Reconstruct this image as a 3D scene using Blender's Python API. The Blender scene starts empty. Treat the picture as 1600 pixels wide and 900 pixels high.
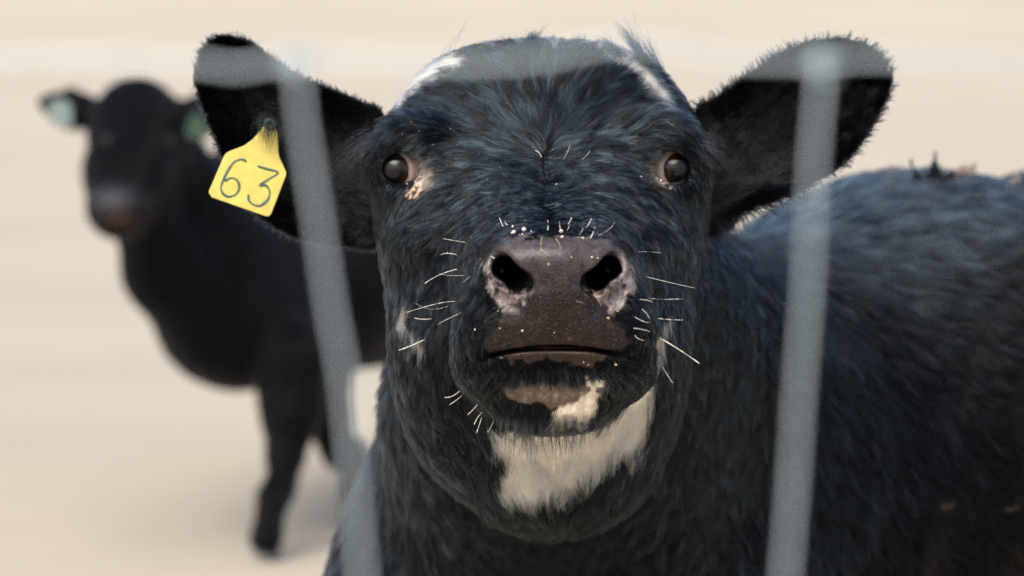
import bpy, math, random
import numpy as np
from mathutils import Vector, Matrix
from mathutils.kdtree import KDTree
from mathutils.bvhtree import BVHTree

R = math.radians
rng = np.random.default_rng(7)
random.seed(7)
sc = bpy.context.scene
COL = sc.collection

# ------------------------------------------------------------------ camera
CAM_H, PITCH = 0.92, R(3.9)
KP = 36.0 / 100.0 / 1600.0          # metres per photo pixel at one metre
cam = bpy.data.cameras.new('camera')
cam.lens, cam.sensor_width = 100.0, 36.0
cam.clip_start, cam.clip_end = 0.05, 2000.0
cam.dof.use_dof = True
cam.dof.focus_distance = 1.880
cam.dof.aperture_fstop = 6.2
cam.dof.aperture_blades = 0
co = bpy.data.objects.new('camera', cam)
co.location = (0, 0, CAM_H)
co.rotation_euler = (math.pi / 2 - PITCH, 0, 0)
COL.objects.link(co)
sc.camera = co

# ------------------------------------------------------------------ light
SUN_EL, SUN_AZ = R(48), R(-158)      # azimuth from +Y towards +X
w = bpy.data.worlds.new('World'); sc.world = w; w.use_nodes = True
nt = w.node_tree
sky = nt.nodes.new('ShaderNodeTexSky'); sky.sky_type = 'NISHITA'
sky.sun_disc = False
sky.sun_elevation = SUN_EL; sky.sun_rotation = SUN_AZ
sky.dust_density = 4.0; sky.air_density = 1.0; sky.ozone_density = 1.0
bg = nt.nodes['Background']; bg.inputs['Strength'].default_value = 0.15
nt.links.new(sky.outputs[0], bg.inputs['Color'])
sun = bpy.data.lights.new('sun', 'SUN'); sun.energy = 2.3; sun.angle = R(50)
sun.color = (1.0, 0.93, 0.84)
so = bpy.data.objects.new('sun', sun); COL.objects.link(so)
sdir = Vector((math.sin(SUN_AZ) * math.cos(SUN_EL), math.cos(SUN_AZ) * math.cos(SUN_EL), math.sin(SUN_EL)))
so.rotation_euler = sdir.to_track_quat('Z', 'Y').to_euler()

sc.view_settings.view_transform = 'Standard'
sc.view_settings.look = 'None'
sc.view_settings.gamma = 1.0
sc.view_settings.exposure = 0.33
sc.cycles.use_denoising = True
sc.cycles.denoiser = 'OPENIMAGEDENOISE'
sc.cycles.denoising_input_passes = 'RGB_ALBEDO_NORMAL'
sc.cycles.denoising_prefilter = 'NONE'
sc.cycles.max_bounces = 10
sc.cycles.transparent_max_bounces = 8
try:
    sc.cycles_curves.shape = 'RIBBONS'
    sc.cycles_curves.subdivisions = 2
except Exception:
    pass

# ------------------------------------------------------------------ helpers
cP, sP = math.cos(PITCH), math.sin(PITCH)

def c2w(P):
    """view frame (x right, y away, z up from the lens) -> world"""
    P = np.asarray(P, dtype=np.float64)
    o = np.empty_like(P)
    o[..., 0] = P[..., 0]
    o[..., 1] = cP * P[..., 1] + sP * P[..., 2]
    o[..., 2] = CAM_H - sP * P[..., 1] + cP * P[..., 2]
    return o

def w2c(P):
    P = np.asarray(P, dtype=np.float64)
    o = np.empty_like(P)
    z = P[..., 2] - CAM_H
    o[..., 0] = P[..., 0]
    o[..., 1] = cP * P[..., 1] - sP * z
    o[..., 2] = sP * P[..., 1] + cP * z
    return o

def px(x, y, Y):
    return np.array([(x - 800) * KP * Y, Y, (450 - y) * KP * Y])

def smooth01(a, b, x):
    t = np.clip((x - a) / (b - a), 0, 1)
    return t * t * (3 - 2 * t)

def noise3(P, freq, seed=0, octaves=2):
    r = np.random.default_rng(seed)
    out = np.zeros(P.shape[0]); amp = 1.0; tot = 0
    for o in range(octaves):
        for i in range(6):
            d = r.normal(size=3); d /= np.linalg.norm(d)
            d *= freq * (0.6 + 0.8 * r.random()) * 2 * math.pi
            out += amp * np.sin(P @ d + r.random() * 6.28)
        tot += amp * 2.2
        amp *= .5; freq *= 2.1
    return out / tot

def poly_sd(x, z, poly):
    """signed distance to a closed polygon, negative inside"""
    poly = np.asarray(poly, dtype=np.float32)
    d = np.full(np.broadcast(x, z).shape, 1e9, dtype=np.float32)
    s = np.ones(d.shape, dtype=np.float32)
    n = len(poly)
    for i in range(n):
        a = poly[i]; b = poly[(i - 1) % n]
        e = b - a
        wx = x - a[0]; wz = z - a[1]
        t = np.clip((wx * e[0] + wz * e[1]) / (e @ e + 1e-12), 0, 1)
        d = np.minimum(d, (wx - e[0] * t) ** 2 + (wz - e[1] * t) ** 2)
        c1 = z >= a[1]; c2 = z < b[1]; c3 = e[0] * wz > e[1] * wx
        f = (c1 & c2 & c3) | (~c1 & ~c2 & ~c3)
        s = np.where(f, -s, s)
    return s * np.sqrt(d)

def smooth_poly(pts, per=6):
    """Catmull-Rom closed curve through the points"""
    P = np.asarray(pts, float); n = len(P); out = []
    for i in range(n):
        p0, p1, p2, p3 = P[i - 1], P[i], P[(i + 1) % n], P[(i + 2) % n]
        for k in range(per):
            t = k / per
            out.append(.5 * ((2 * p1) + (-p0 + p2) * t + (2 * p0 - 5 * p1 + 4 * p2 - p3) * t * t + (-p0 + 3 * p1 - 3 * p2 + p3) * t ** 3))
    return np.array(out)

def axis(segments):
    """rectilinear axis from (start, end, step) pieces"""
    out = [segments[0][0]]
    for a, b, h in segments:
        n = max(1, int(round((b - a) / h)))
        out += list(a + (b - a) * np.arange(1, n + 1) / n)
    return np.array(out, dtype=np.float32)

class Field:
    def __init__(s, xs, ys, zs):
        s.ax = (xs, ys, zs)
        s.f = np.full((len(xs), len(ys), len(zs)), 0.2, dtype=np.float32)

    def box(s, lo, hi):
        sl = []
        for a, l, h in zip(s.ax, lo, hi):
            i0 = max(0, int(np.searchsorted(a, l)) - 1); i1 = min(len(a), int(np.searchsorted(a, h)) + 2)
            if i1 - i0 < 2: return None, None
            sl.append(slice(i0, i1))
        X = s.ax[0][sl[0]][:, None, None]; Y = s.ax[1][sl[1]][None, :, None]; Z = s.ax[2][sl[2]][None, None, :]
        return tuple(sl), (X, Y, Z)

    def op(s, fn, lo, hi, k=0.01, mode='add'):
        m = k + 0.012
        sl, g = s.box([a - m for a in lo], [a + m for a in hi])
        if sl is None: return
        d = fn(*g).astype(np.float32)
        a = s.f[sl]
        if mode == 'sub': d = -d
        h = np.maximum(k - np.abs(a - d), 0) / k if k > 0 else 0
        if mode == 'add':
            s.f[sl] = np.minimum(a, d) - (h * h * k * .25 if k > 0 else 0)
        else:
            s.f[sl] = np.maximum(a, d) + (h * h * k * .25 if k > 0 else 0)

    def ell(s, c, r, k=0.01, mode='add', rot=None):
        c = np.array(c, float); r = np.array(r, float)
        M = np.eye(3) if rot is None else np.array(rot.to_3x3().transposed())   # world -> local
        ext = np.sqrt(((np.abs(M.T) * r) ** 2).sum(1))
        def fn(X, Y, Z):
            dx, dy, dz = X - c[0], Y - c[1], Z - c[2]
            q = [M[i, 0] * dx + M[i, 1] * dy + M[i, 2] * dz for i in range(3)]
            k0 = np.sqrt(sum((q[i] / r[i]) ** 2 for i in range(3)))
            k1 = np.sqrt(sum((q[i] / r[i] ** 2) ** 2 for i in range(3))) + 1e-6
            return k0 * (k0 - 1) / k1
        s.op(fn, c - ext, c + ext, k, mode)

    def tube(s, pts, rad, k=0.01, mode='add', flat=None):
        pts = [np.array(p, float) for p in pts]
        for i in range(len(pts) - 1):
            a, b, ra, rb = pts[i], pts[i + 1], rad[i], rad[i + 1]
            ba = b - a; L = ba @ ba
            def fn(X, Y, Z):
                dx, dy, dz = X - a[0], Y - a[1], Z - a[2]
                t = np.clip((dx * ba[0] + dy * ba[1] + dz * ba[2]) / L, 0, 1)
                ex, ey, ez = dx - ba[0] * t, dy - ba[1] * t, dz - ba[2] * t
                if flat: ex, ey, ez = ex / flat[0], ey / flat[1], ez / flat[2]
                return np.sqrt(ex ** 2 + ey ** 2 + ez ** 2) - (ra + (rb - ra) * t)
            m = max(ra, rb)
            s.op(fn, np.minimum(a, b) - m, np.maximum(a, b) + m, k, mode)

    def mesh(s):
        f = s.f; nx, ny, nz = f.shape
        neg = f < 0
        cnt = np.zeros((nx - 1, ny - 1, nz - 1), dtype=np.int8)
        for i in (0, 1):
            for j in (0, 1):
                for k in (0, 1):
                    cnt += neg[i:nx - 1 + i, j:ny - 1 + j, k:nz - 1 + k]
        I, J, K = np.nonzero((cnt > 0) & (cnt < 8))
        idx = np.full(cnt.shape, -1, dtype=np.int32)
        idx[I, J, K] = np.arange(len(I), dtype=np.int32)
        ax = s.ax
        acc = np.zeros((len(I), 3)); n = np.zeros(len(I))
        corners = [(i, j, k) for i in (0, 1) for j in (0, 1) for k in (0, 1)]
        for a in corners:
            for b in corners:
                if sum(b[q] - a[q] for q in range(3)) == 1 and all(b[q] >= a[q] for q in range(3)):
                    fa = f[I + a[0], J + a[1], K + a[2]]; fb = f[I + b[0], J + b[1], K + b[2]]
                    m = (fa < 0) != (fb < 0)
                    t = np.where(m, fa / np.where(m, fa - fb, 1), 0)
                    for q, ind in enumerate((I, J, K)):
                        pa = ax[q][ind + a[q]]; pb = ax[q][ind + b[q]]
                        acc[:, q] += np.where(m, pa + (pb - pa) * t, 0)
                    n += m
        V = acc / n[:, None]
        F = []
        for q in range(3):
            A = [slice(None)] * 3; B = [slice(None)] * 3
            A[q] = slice(0, -1); B[q] = slice(1, None)
            a = neg[tuple(A)]; b = neg[tuple(B)]
            for flip in (False, True):
                m = (a & ~b) if not flip else (~a & b)
                i, j, k = np.nonzero(m)
                o = [r for r in range(3) if r != q]
                ind = [i, j, k]
                ok = (ind[o[0]] > 0) & (ind[o[1]] > 0) & (ind[o[0]] < s.f.shape[o[0]] - 1) & (ind[o[1]] < s.f.shape[o[1]] - 1)
                ind = [v[ok] for v in ind]
                def cell(d0, d1):
                    c = [v.copy() for v in ind]
                    c[o[0]] = c[o[0]] - d0; c[o[1]] = c[o[1]] - d1
                    return idx[c[0], c[1], c[2]]
                quad = np.stack([cell(1, 1), cell(0, 1), cell(0, 0), cell(1, 0)], 1)
                rev = flip != (q == 1)
                F.append(quad[:, ::-1] if rev else quad)
        return V, np.concatenate(F)

def vnormals(V, F):
    d1 = V[F[:, 2]] - V[F[:, 0]]; d2 = V[F[:, 3]] - V[F[:, 1]]
    fn = np.cross(d1, d2)
    N = np.zeros_like(V)
    for c in range(4): np.add.at(N, F[:, c], fn)
    return N / (np.linalg.norm(N, axis=1)[:, None] + 1e-12), fn

def relax(V, F, it=2, lam=.5):
    E = np.concatenate([F[:, [0, 1]], F[:, [1, 2]], F[:, [2, 3]], F[:, [3, 0]]])
    deg = np.bincount(E.ravel(), minlength=len(V)).astype(float)[:, None] + 1e-9
    for _ in range(it):
        for l in (lam, -lam * 1.03):
            S = np.zeros_like(V)
            for q in range(3):
                S[:, q] = np.bincount(E[:, 0], V[E[:, 1], q], len(V)) + np.bincount(E[:, 1], V[E[:, 0], q], len(V))
            V = V + l * (S / deg - V)
    return V

def link(o, parent=None):
    COL.objects.link(o)
    if parent is not None: o.parent = parent
    return o

def empty(name, loc, label, cat, group=None):
    o = bpy.data.objects.new(name, None); o.location = loc; o.empty_display_size = .1
    COL.objects.link(o)
    o['label'] = label; o['category'] = cat
    if group: o['group'] = group
    return o

def mesh_obj(name, V, F, mat, parent=None, base=(0, 0, 0), smooth=True):
    me = bpy.data.meshes.new(name)
    V = np.asarray(V, float) - np.array(base)
    F = [list(map(int, f)) for f in F] if not isinstance(F, np.ndarray) else F.tolist()
    me.from_pydata(V.tolist(), [], F); me.update()
    if smooth: me.polygons.foreach_set('use_smooth', [True] * len(me.polygons))
    me.materials.append(mat)
    return link(bpy.data.objects.new(name, me), parent)

def curves_obj(name, P, rad, colr, mat, parent, base):
    """P (n, m, 3) world points, rad (n, m), colr (n, 3)"""
    n, m, _ = P.shape
    hc = bpy.data.hair_curves.new(name)
    hc.add_curves([m] * n)
    Q = (P - np.array(base)).astype(np.float32)
    hc.attributes['position'].data.foreach_set('vector', Q.ravel())
    ra = hc.attributes.get('radius') or hc.attributes.new('radius', 'FLOAT', 'POINT')
    ra.data.foreach_set('value', rad.astype(np.float32).ravel())
    ca = hc.attributes.new('pigment', 'FLOAT_COLOR', 'CURVE')
    c4 = np.ones((n, 4), np.float32); c4[:, :3] = colr
    ca.data.foreach_set('color', c4.ravel())
    hc.materials.append(mat)
    return link(bpy.data.objects.new(name, hc), parent)

def sweep(pts, rad, seg=8, closed_ends=True):
    """tube mesh along points"""
    P = np.asarray(pts, float); n = len(P)
    rad = np.broadcast_to(np.asarray(rad, float), (n,))
    T = np.gradient(P, axis=0); T /= np.linalg.norm(T, axis=1)[:, None] + 1e-12
    up = np.array([0.3, 0.9, 0.31]); V = []; F = []
    for i in range(n):
        a = np.cross(T[i], up); a /= np.linalg.norm(a) + 1e-12; b = np.cross(T[i], a)
        for k in range(seg):
            t = 2 * math.pi * k / seg
            V.append(P[i] + rad[i] * (math.cos(t) * a + math.sin(t) * b))
    for i in range(n - 1):
        for k in range(seg):
            k2 = (k + 1) % seg
            F.append([i * seg + k, i * seg + k2, (i + 1) * seg + k2, (i + 1) * seg + k])
    F.append(list(range(seg))[::-1]); F.append([(n - 1) * seg + k for k in range(seg)])
    return V, F

class MB:
    def __init__(s): s.V = []; s.F = []
    def add(s, V, F):
        o = len(s.V); s.V += [list(v) for v in V]; s.F += [[i + o for i in f] for f in F]
    def blob(s, c, r, seed=0):
        t = (1 + 5 ** .5) / 2
        v = np.array([(-1, t, 0), (1, t, 0), (-1, -t, 0), (1, -t, 0), (0, -1, t), (0, 1, t), (0, -1, -t), (0, 1, -t), (t, 0, -1), (t, 0, 1), (-t, 0, -1), (-t, 0, 1)]) / 1.9
        f = [(0, 11, 5), (0, 5, 1), (0, 1, 7), (0, 7, 10), (0, 10, 11), (1, 5, 9), (5, 11, 4), (11, 10, 2), (10, 7, 6), (7, 1, 8), (3, 9, 4), (3, 4, 2), (3, 2, 6), (3, 6, 8), (3, 8, 9), (4, 9, 5), (2, 4, 11), (6, 2, 10), (8, 6, 7), (9, 8, 1)]
        q = np.random.default_rng(seed)
        v = v * (1 + q.uniform(-.3, .3, (12, 1))) * np.array(r)
        s.add(v + np.array(c), f)

# ------------------------------------------------------------------ materials
def new_mat(name):
    m = bpy.data.materials.new(name); m.use_nodes = True
    return m, m.node_tree, m.node_tree.nodes['Principled BSDF']

def N(t, kind, **kw):
    n = t.nodes.new(kind)
    for k, v in kw.items(): setattr(n, k, v)
    return n

def noise_node(t, scale, detail=4, rough=.6, coord='Object'):
    tc = N(t, 'ShaderNodeTexCoord'); n = N(t, 'ShaderNodeTexNoise')
    n.inputs['Scale'].default_value = scale; n.inputs['Detail'].default_value = detail; n.inputs['Roughness'].default_value = rough
    t.links.new(tc.outputs[coord], n.inputs['Vector'])
    return n

def simple_mat(name, c, rough=.6, metal=0, var=.15, scale=40, bump=0.0, sub=0):
    m, t, b = new_mat(name)
    b.inputs['Roughness'].default_value = rough; b.inputs['Metallic'].default_value = metal
    n = noise_node(t, scale)
    r = N(t, 'ShaderNodeValToRGB')
    r.color_ramp.elements[0].position = .3; r.color_ramp.elements[1].position = .7
    r.color_ramp.elements[0].color = (*[x * (1 - var) for x in c], 1)
    r.color_ramp.elements[1].color = (*[min(1, x * (1 + var)) for x in c], 1)
    t.links.new(n.outputs['Fac'], r.inputs['Fac']); t.links.new(r.outputs[0], b.inputs['Base Color'])
    if bump:
        bn = N(t, 'ShaderNodeBump'); bn.inputs['Strength'].default_value = 1; bn.inputs['Distance'].default_value = bump
        t.links.new(n.outputs['Fac'], bn.inputs['Height']); t.links.new(bn.outputs[0], b.inputs['Normal'])
    return m

def fur_material(name='fur_strands'):
    m = bpy.data.materials.new(name); m.use_nodes = True
    t = m.node_tree; t.nodes.clear()
    out = N(t, 'ShaderNodeOutputMaterial')
    h = N(t, 'ShaderNodeBsdfHairPrincipled'); h.model = 'CHIANG'; h.parametrization = 'COLOR'
    a = N(t, 'ShaderNodeAttribute'); a.attribute_name = 'pigment'
    t.links.new(a.outputs['Color'], h.inputs['Color'])
    h.inputs['Roughness'].default_value = .20
    h.inputs['Radial Roughness'].default_value = .45
    h.inputs['Random Roughness'].default_value = .3
    h.inputs['Coat'].default_value = 0.0
    h.inputs['IOR'].default_value = 1.29
    t.links.new(h.outputs[0], out.inputs['Surface'])
    return m

def skin_material():
    """hide under the fur (pigment attribute) and the bare, wet leather of the nose (leather attribute)"""
    m, t, b = new_mat('hide_and_nose_leather')
    a = N(t, 'ShaderNodeAttribute'); a.attribute_name = 'pigment'
    l = N(t, 'ShaderNodeAttribute'); l.attribute_name = 'leather'
    n1 = noise_node(t, 900, 3)
    n2 = noise_node(t, 160, 5)
    mr = N(t, 'ShaderNodeMapRange'); mr.inputs[1].default_value = .3; mr.inputs[2].default_value = .7
    mr.inputs[3].default_value = .62; mr.inputs[4].default_value = 1.4
    t.links.new(n2.outputs['Fac'], mr.inputs[0])
    mx = N(t, 'ShaderNodeVectorMath'); mx.operation = 'SCALE'
    t.links.new(a.outputs['Color'], mx.inputs[0]); t.links.new(mr.outputs[0], mx.inputs['Scale'])
    t.links.new(mx.outputs[0], b.inputs['Base Color'])
    sl = N(t, 'ShaderNodeMath', operation='MULTIPLY_ADD'); sl.inputs[1].default_value = .14; sl.inputs[2].default_value = .06
    t.links.new(l.outputs['Fac'], sl.inputs[0]); t.links.new(sl.outputs[0], b.inputs['Specular IOR Level'])
    rr = N(t, 'ShaderNodeMapRange'); rr.inputs[1].default_value = 0; rr.inputs[2].default_value = 1
    rr.inputs[3].default_value = .9; rr.inputs[4].default_value = .30
    t.links.new(l.outputs['Fac'], rr.inputs[0])
    r2 = N(t, 'ShaderNodeMath'); r2.operation = 'MULTIPLY_ADD'; r2.inputs[1].default_value = .25
    t.links.new(n2.outputs['Fac'], r2.inputs[0]); t.links.new(rr.outputs[0], r2.inputs[2])
    r3 = N(t, 'ShaderNodeMath'); r3.operation = 'SUBTRACT'; r3.inputs[1].default_value = .12
    t.links.new(r2.outputs[0], r3.inputs[0]); t.links.new(r3.outputs[0], b.inputs['Roughness'])
    cw = N(t, 'ShaderNodeMath', operation='MULTIPLY'); cw.inputs[1].default_value = .42
    t.links.new(l.outputs['Fac'], cw.inputs[0]); t.links.new(cw.outputs[0], b.inputs['Coat Weight']); b.inputs['Coat Roughness'].default_value = .18
    tc = N(t, 'ShaderNodeTexCoord')
    nz = noise_node(t, 250, 2)
    va = N(t, 'ShaderNodeMixRGB'); va.blend_type = 'LINEAR_LIGHT'; va.inputs[0].default_value = .004
    t.links.new(tc.outputs['Object'], va.inputs[1]); t.links.new(nz.outputs['Color'], va.inputs[2])
    vo = N(t, 'ShaderNodeTexVoronoi'); vo.feature = 'DISTANCE_TO_EDGE'; vo.inputs['Scale'].default_value = 330
    t.links.new(va.outputs[0], vo.inputs['Vector'])
    vr = N(t, 'ShaderNodeMapRange'); vr.inputs[1].default_value = 0; vr.inputs[2].default_value = .35; vr.interpolation_type = 'SMOOTHSTEP'
    t.links.new(vo.outputs['Distance'], vr.inputs[0])
    ad = N(t, 'ShaderNodeMath'); ad.operation = 'MULTIPLY_ADD'; ad.inputs[1].default_value = .25
    t.links.new(n1.outputs['Fac'], ad.inputs[0]); t.links.new(vr.outputs[0], ad.inputs[2])
    ml = N(t, 'ShaderNodeMath'); ml.operation = 'MULTIPLY'
    t.links.new(ad.outputs[0], ml.inputs[0]); t.links.new(l.outputs['Fac'], ml.inputs[1])
    bn = N(t, 'ShaderNodeBump'); bn.inputs['Strength'].default_value = 1.0; bn.inputs['Distance'].default_value = .0006
    t.links.new(ml.outputs[0], bn.inputs['Height']); t.links.new(bn.outputs[0], b.inputs['Normal'])
    return m

M_FUR = fur_material()
M_SKIN = skin_material()


# ------------------------------------------------------------------ ground
def build_ground():
    xs = np.concatenate([-np.geomspace(400, 1, 40), np.linspace(-.9, .9, 10), np.geomspace(1, 400, 40)])
    ys = np.concatenate([-np.geomspace(150, 1, 25), np.linspace(-.5, 14, 60), np.geomspace(15, 600, 60)])
    X, Y = np.meshgrid(xs, ys, indexing='ij')
    Z = 22 * smooth01(14, 190, Y) + 5 * smooth01(40, 400, np.abs(X))
    P = np.stack([X, Y, np.zeros_like(X)], -1).reshape(-1, 3)
    Z = Z + (noise3(P, .25, 3) * .03 + noise3(P, .02, 4) * .5 * smooth01(20, 80, P[:, 1])).reshape(Z.shape)
    Z -= np.where(np.hypot(X, Y - 3) < 5, 0.0, 0.0)
    nx, ny = X.shape
    V = np.stack([X, Y, Z], -1).reshape(-1, 3)
    i, j = np.meshgrid(np.arange(nx - 1), np.arange(ny - 1), indexing='ij')
    a = (i * ny + j).ravel()
    F = np.stack([a, a + ny, a + ny + 1, a + 1], 1)
    m, t, b = new_mat('pale_dry_pasture')
    b.inputs['Roughness'].default_value = .95
    n1 = noise_node(t, .12, 5, .6); n2 = noise_node(t, 6, 6, .7)
    mx = N(t, 'ShaderNodeMath'); mx.operation = 'MULTIPLY_ADD'; mx.inputs[1].default_value = .35
    t.links.new(n2.outputs['Fac'], mx.inputs[0]); t.links.new(n1.outputs['Fac'], mx.inputs[2])
    r = N(t, 'ShaderNodeValToRGB'); e = r.color_ramp.elements
    e[0].position = .45; e[0].color = (.455, .402, .318, 1); e[1].position = .85; e[1].color = (.51, .455, .362, 1)
    t.links.new(mx.outputs[0], r.inputs['Fac'])
    tc = N(t, 'ShaderNodeTexCoord'); sp = N(t, 'ShaderNodeSeparateXYZ'); t.links.new(tc.outputs['Object'], sp.inputs[0])
    n3 = noise_node(t, .9, 4); ma = N(t, 'ShaderNodeMath', operation='MULTIPLY_ADD'); ma.inputs[1].default_value = 1.6
    t.links.new(n3.outputs['Fac'], ma.inputs[0]); t.links.new(sp.outputs['Y'], ma.inputs[2])
    mr = N(t, 'ShaderNodeMapRange'); mr.inputs[1].default_value = 4.9; mr.inputs[2].default_value = 5.5
    t.links.new(ma.outputs[0], mr.inputs[0])
    mixc = N(t, 'ShaderNodeMixRGB'); mixc.inputs[1].default_value = (.43, .37, .28, 1)  # added tone for the unseen near ground, set for bounce onto the calf
    t.links.new(mr.outputs[0], mixc.inputs[0]); t.links.new(r.outputs[0], mixc.inputs[2]); t.links.new(mixc.outputs[0], b.inputs['Base Color'])
    o = mesh_obj('ground', V, F, m); o['kind'] = 'structure'
build_ground()

# ------------------------------------------------------------------ the near calf
CX = .021
TY   = [1.785, 1.80, 1.84, 1.88, 1.92, 1.955, 1.98, 2.00, 2.03, 2.06, 2.10, 2.15, 2.20]
TTOP = [ .024, .037, .048, .056, .066, .084, .106, .125, .150, .167, .167, .150, .10]
TBOT = [-.040,-.066,-.084,-.088,-.092,-.105,-.118,-.128,-.142,-.150,-.150,-.148,-.13]
TW   = [ .040, .050, .056, .059, .068, .084, .095, .099, .100, .103, .103, .096, .075]
TN   = [ 2.4,  2.6,  2.6,  2.6,  2.7,  2.8,  2.9,  2.9,  3.2,  3.8,  3.8,  3.0,  2.0]
TC   = [ .028, .028, .0275,.0265,.0245,.0215,.0195,.0185,.018, .0215,.024, .024, .024]
EYE_L = np.array([-.0795, 2.006, .0840]); EYE_R = np.array([.1135, 2.006, .0845])
EYE_RAD = .0175

ear_r_px = [(1085, 185), (1120, 152), (1170, 118), (1215, 88), (1262, 70), (1320, 66), (1368, 84), (1388, 128), (1366, 185),
            (1330, 238), (1290, 272), (1240, 296), (1185, 318), (1130, 342), (1088, 350)]
ear_l_px = [(600, 190), (562, 160), (515, 140), (470, 122), (425, 92), (388, 66), (345, 60), (318, 82), (308, 125), (318, 165),
            (336, 210), (354, 255), (380, 305), (418, 345), (470, 372), (540, 384), (600, 366)]
EAR_Y = 2.085

def ear_poly(pp):
    q = smooth_poly(pp, 5)
    return np.stack([(q[:, 0] - 800) * KP * EAR_Y, (450 - q[:, 1]) * KP * EAR_Y], 1)
EARP = {1: ear_poly(ear_r_px), -1: ear_poly(ear_l_px)}

def ear_sheet(X, Z, side, pd):
    """depth of the middle of the ear: cupped towards the lens, root set back"""
    root = np.array([.135, .05]) if side > 0 else np.array([-.10, .052])
    u = side * (X - root[0])
    inner = np.clip(-pd, 0, .03)
    return EAR_Y + .004 - .028 * (1 - inner / .03) ** 2 * smooth01(0.0, .05, u) + .12 * np.clip(u, 0, 1) - .25 * np.clip(u - .04, 0, 1) ** 2 * 2 + inner * .35

def build_near():
    h = .0017
    xs = axis([(-.50, -.26, .02), (-.26, -.245, .008), (-.245, -.10, .003), (-.10, .14, h), (.14, .29, .003), (.29, .36, .01), (.36, 1.36, .02)])
    ys = axis([(1.66, 1.74, .01), (1.74, 2.04, h), (2.04, 2.14, .0025), (2.14, 2.3, .008), (2.3, 3.9, .018)])
    zs = axis([(-.84, -.26, .02), (-.26, -.18, .008), (-.18, -.11, .003), (-.11, .13, h), (.13, .22, .0025), (.22, .30, .02)])
    G = Field(xs, ys, zs)
    # torso, neck, legs
    G.tube([(.03, 2.15, -.03), (.040, 2.28, -.100), (.070, 2.46, -.22)], [.092, .130, .215], .05)
    G.tube([(.05, 2.16, .02), (.15, 2.38, -.075), (.32, 2.62, -.120)], [.085, .105, .150], .04)
    G.tube([(.16, 2.50, -.20), (.38, 2.70, -.155), (.62, 2.95, -.19), (.92, 3.28, -.18), (1.02, 3.38, -.14)], [.185, .246, .30, .275, .20], .06)
    G.ell((.05, 2.42, -.33), (.215, .17, .20), .06)
    def leg(x, y, front, dx=0.0):
        g = CAM_H - sP * y       # drop from the optical axis level to the ground
        zf = -(CAM_H / cP) + y * math.tan(PITCH)
        hoof = (x + dx, y, zf + .03)
        if front:
            pts = [(x, y + .02, -.36), (x, y + .01, -.50), (x + dx * .5, y - .01, zf + .27), (x + dx, y, zf + .10), hoof]
            rr = [.085, .055, .036, .026, .032]
        else:
            pts = [(x, y, -.32), (x - .03, y - .06, -.44), (x + .05, y + .05, zf + .33), (x + .02, y + .02, zf + .12), hoof]
            rr = [.12, .085, .036, .028, .033]
        G.tube(pts, rr, .03)
    leg(.00, 2.52, True); leg(.20, 2.40, True); leg(.80, 3.38, False); leg(1.02, 3.18, False)
    # cranium and face
    bx = np.array(TY)
    def face(X, Y, Z):
        y = Y
        top = np.interp(y, bx, TTOP); bot = np.interp(y, bx, TBOT); ww = np.interp(y, bx, TW)
        nn = np.interp(y, bx, TN); cc = np.interp(y, bx, TC)
        hh = (top - bot) / 2; mid = (top + bot) / 2
        q = (np.abs((X - cc) / ww) ** nn + np.abs((Z - mid) / hh) ** nn) ** (1 / nn)
        d = (q - 1) * np.minimum(ww, hh) * .8
        return np.maximum(d, np.maximum(bx[0] - Y, Y - bx[-1]))
    G.op(face, (-.13, 1.775, -.16), (.17, 2.20, .20), .012)
    # poll bump, brow ridges, cheeks
    G.ell((.022, 2.078, .122), (.094, .05, .048), .03)
    G.ell((.029, 2.010, -.106), (.062, .064, .062), .05)
    for sx, e in ((-1, EYE_L), (1, EYE_R)):
        G.ell((e[0] - sx * .012, e[1] - .006, e[2] + .024), (.024, .020, .012), .025)       # brow
        G.ell((e[0] + sx * .004, e[1] + .004, e[2]), (.0212, .0205, .0212), .024)            # bulge round the eyeball
        G.ell((CX + sx * .080, 2.060, .080), (.033, .045, .046), .03)                        # temple
        G.ell((CX + sx * .084, 2.035, .045), (.026, .050, .045), .03)
        G.ell((CX + sx * .060, 2.02, -.035), (.036, .085, .072), .03)                        # masseter
        G.ell((e[0] - sx * .024, e[1] - .022, e[2] - .050), (.02, .05, .012), .02)           # facial crest
    # muzzle
    mx = .0280
    G.ell((mx, 1.806, -.004), (.0470, .036, .0400), .012)
    G.ell((mx, 1.794, .0185), (.0400, .026, .0155), .010)
    for s in (-1, 1):
        G.ell((mx + s * .0300, 1.797, .0085), (.0165, .026, .0200), .010)                   # nostril wing
        G.ell((mx + s * .0340, 1.817, -.030), (.0320, .034, .0330), .016)                   # upper lip, side lobe
        G.ell((mx + s * .0150, 1.800, -.026), (.0250, .022, .0140), .012)                   # upper lip, front
        G.ell((mx + s * .0400, 1.840, -.050), (.0240, .036, .0220), .016)
    G.ell((mx - .003, 1.823, -.053), (.0360, .026, .0145), .008)                            # lower lip
    G.ell((mx - .002, 1.836, -.070), (.0400, .032, .0220), .012)                            # chin
    G.ell((mx - .0035, 1.812, -.0655), (.0260, .010, .0070), .006)                          # bare pad under the lip
    # mouth line
    def slot(X, Y, Z):
        a = np.clip(np.abs(X - mx) / .050, 0, 1.3)
        zc = -.0375 - .0075 * a ** 2.2
        d = np.abs(Z - zc) - .0016 * (1 - .5 * a)
        d = np.maximum(d, Y - (1.7945 + .026 * a * a))
        return np.maximum(d, np.abs(X - mx) - .049)
    G.op(slot, (mx - .062, 1.73, -.06), (mx + .062, 1.83, -.03), .003, 'sub')
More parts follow.
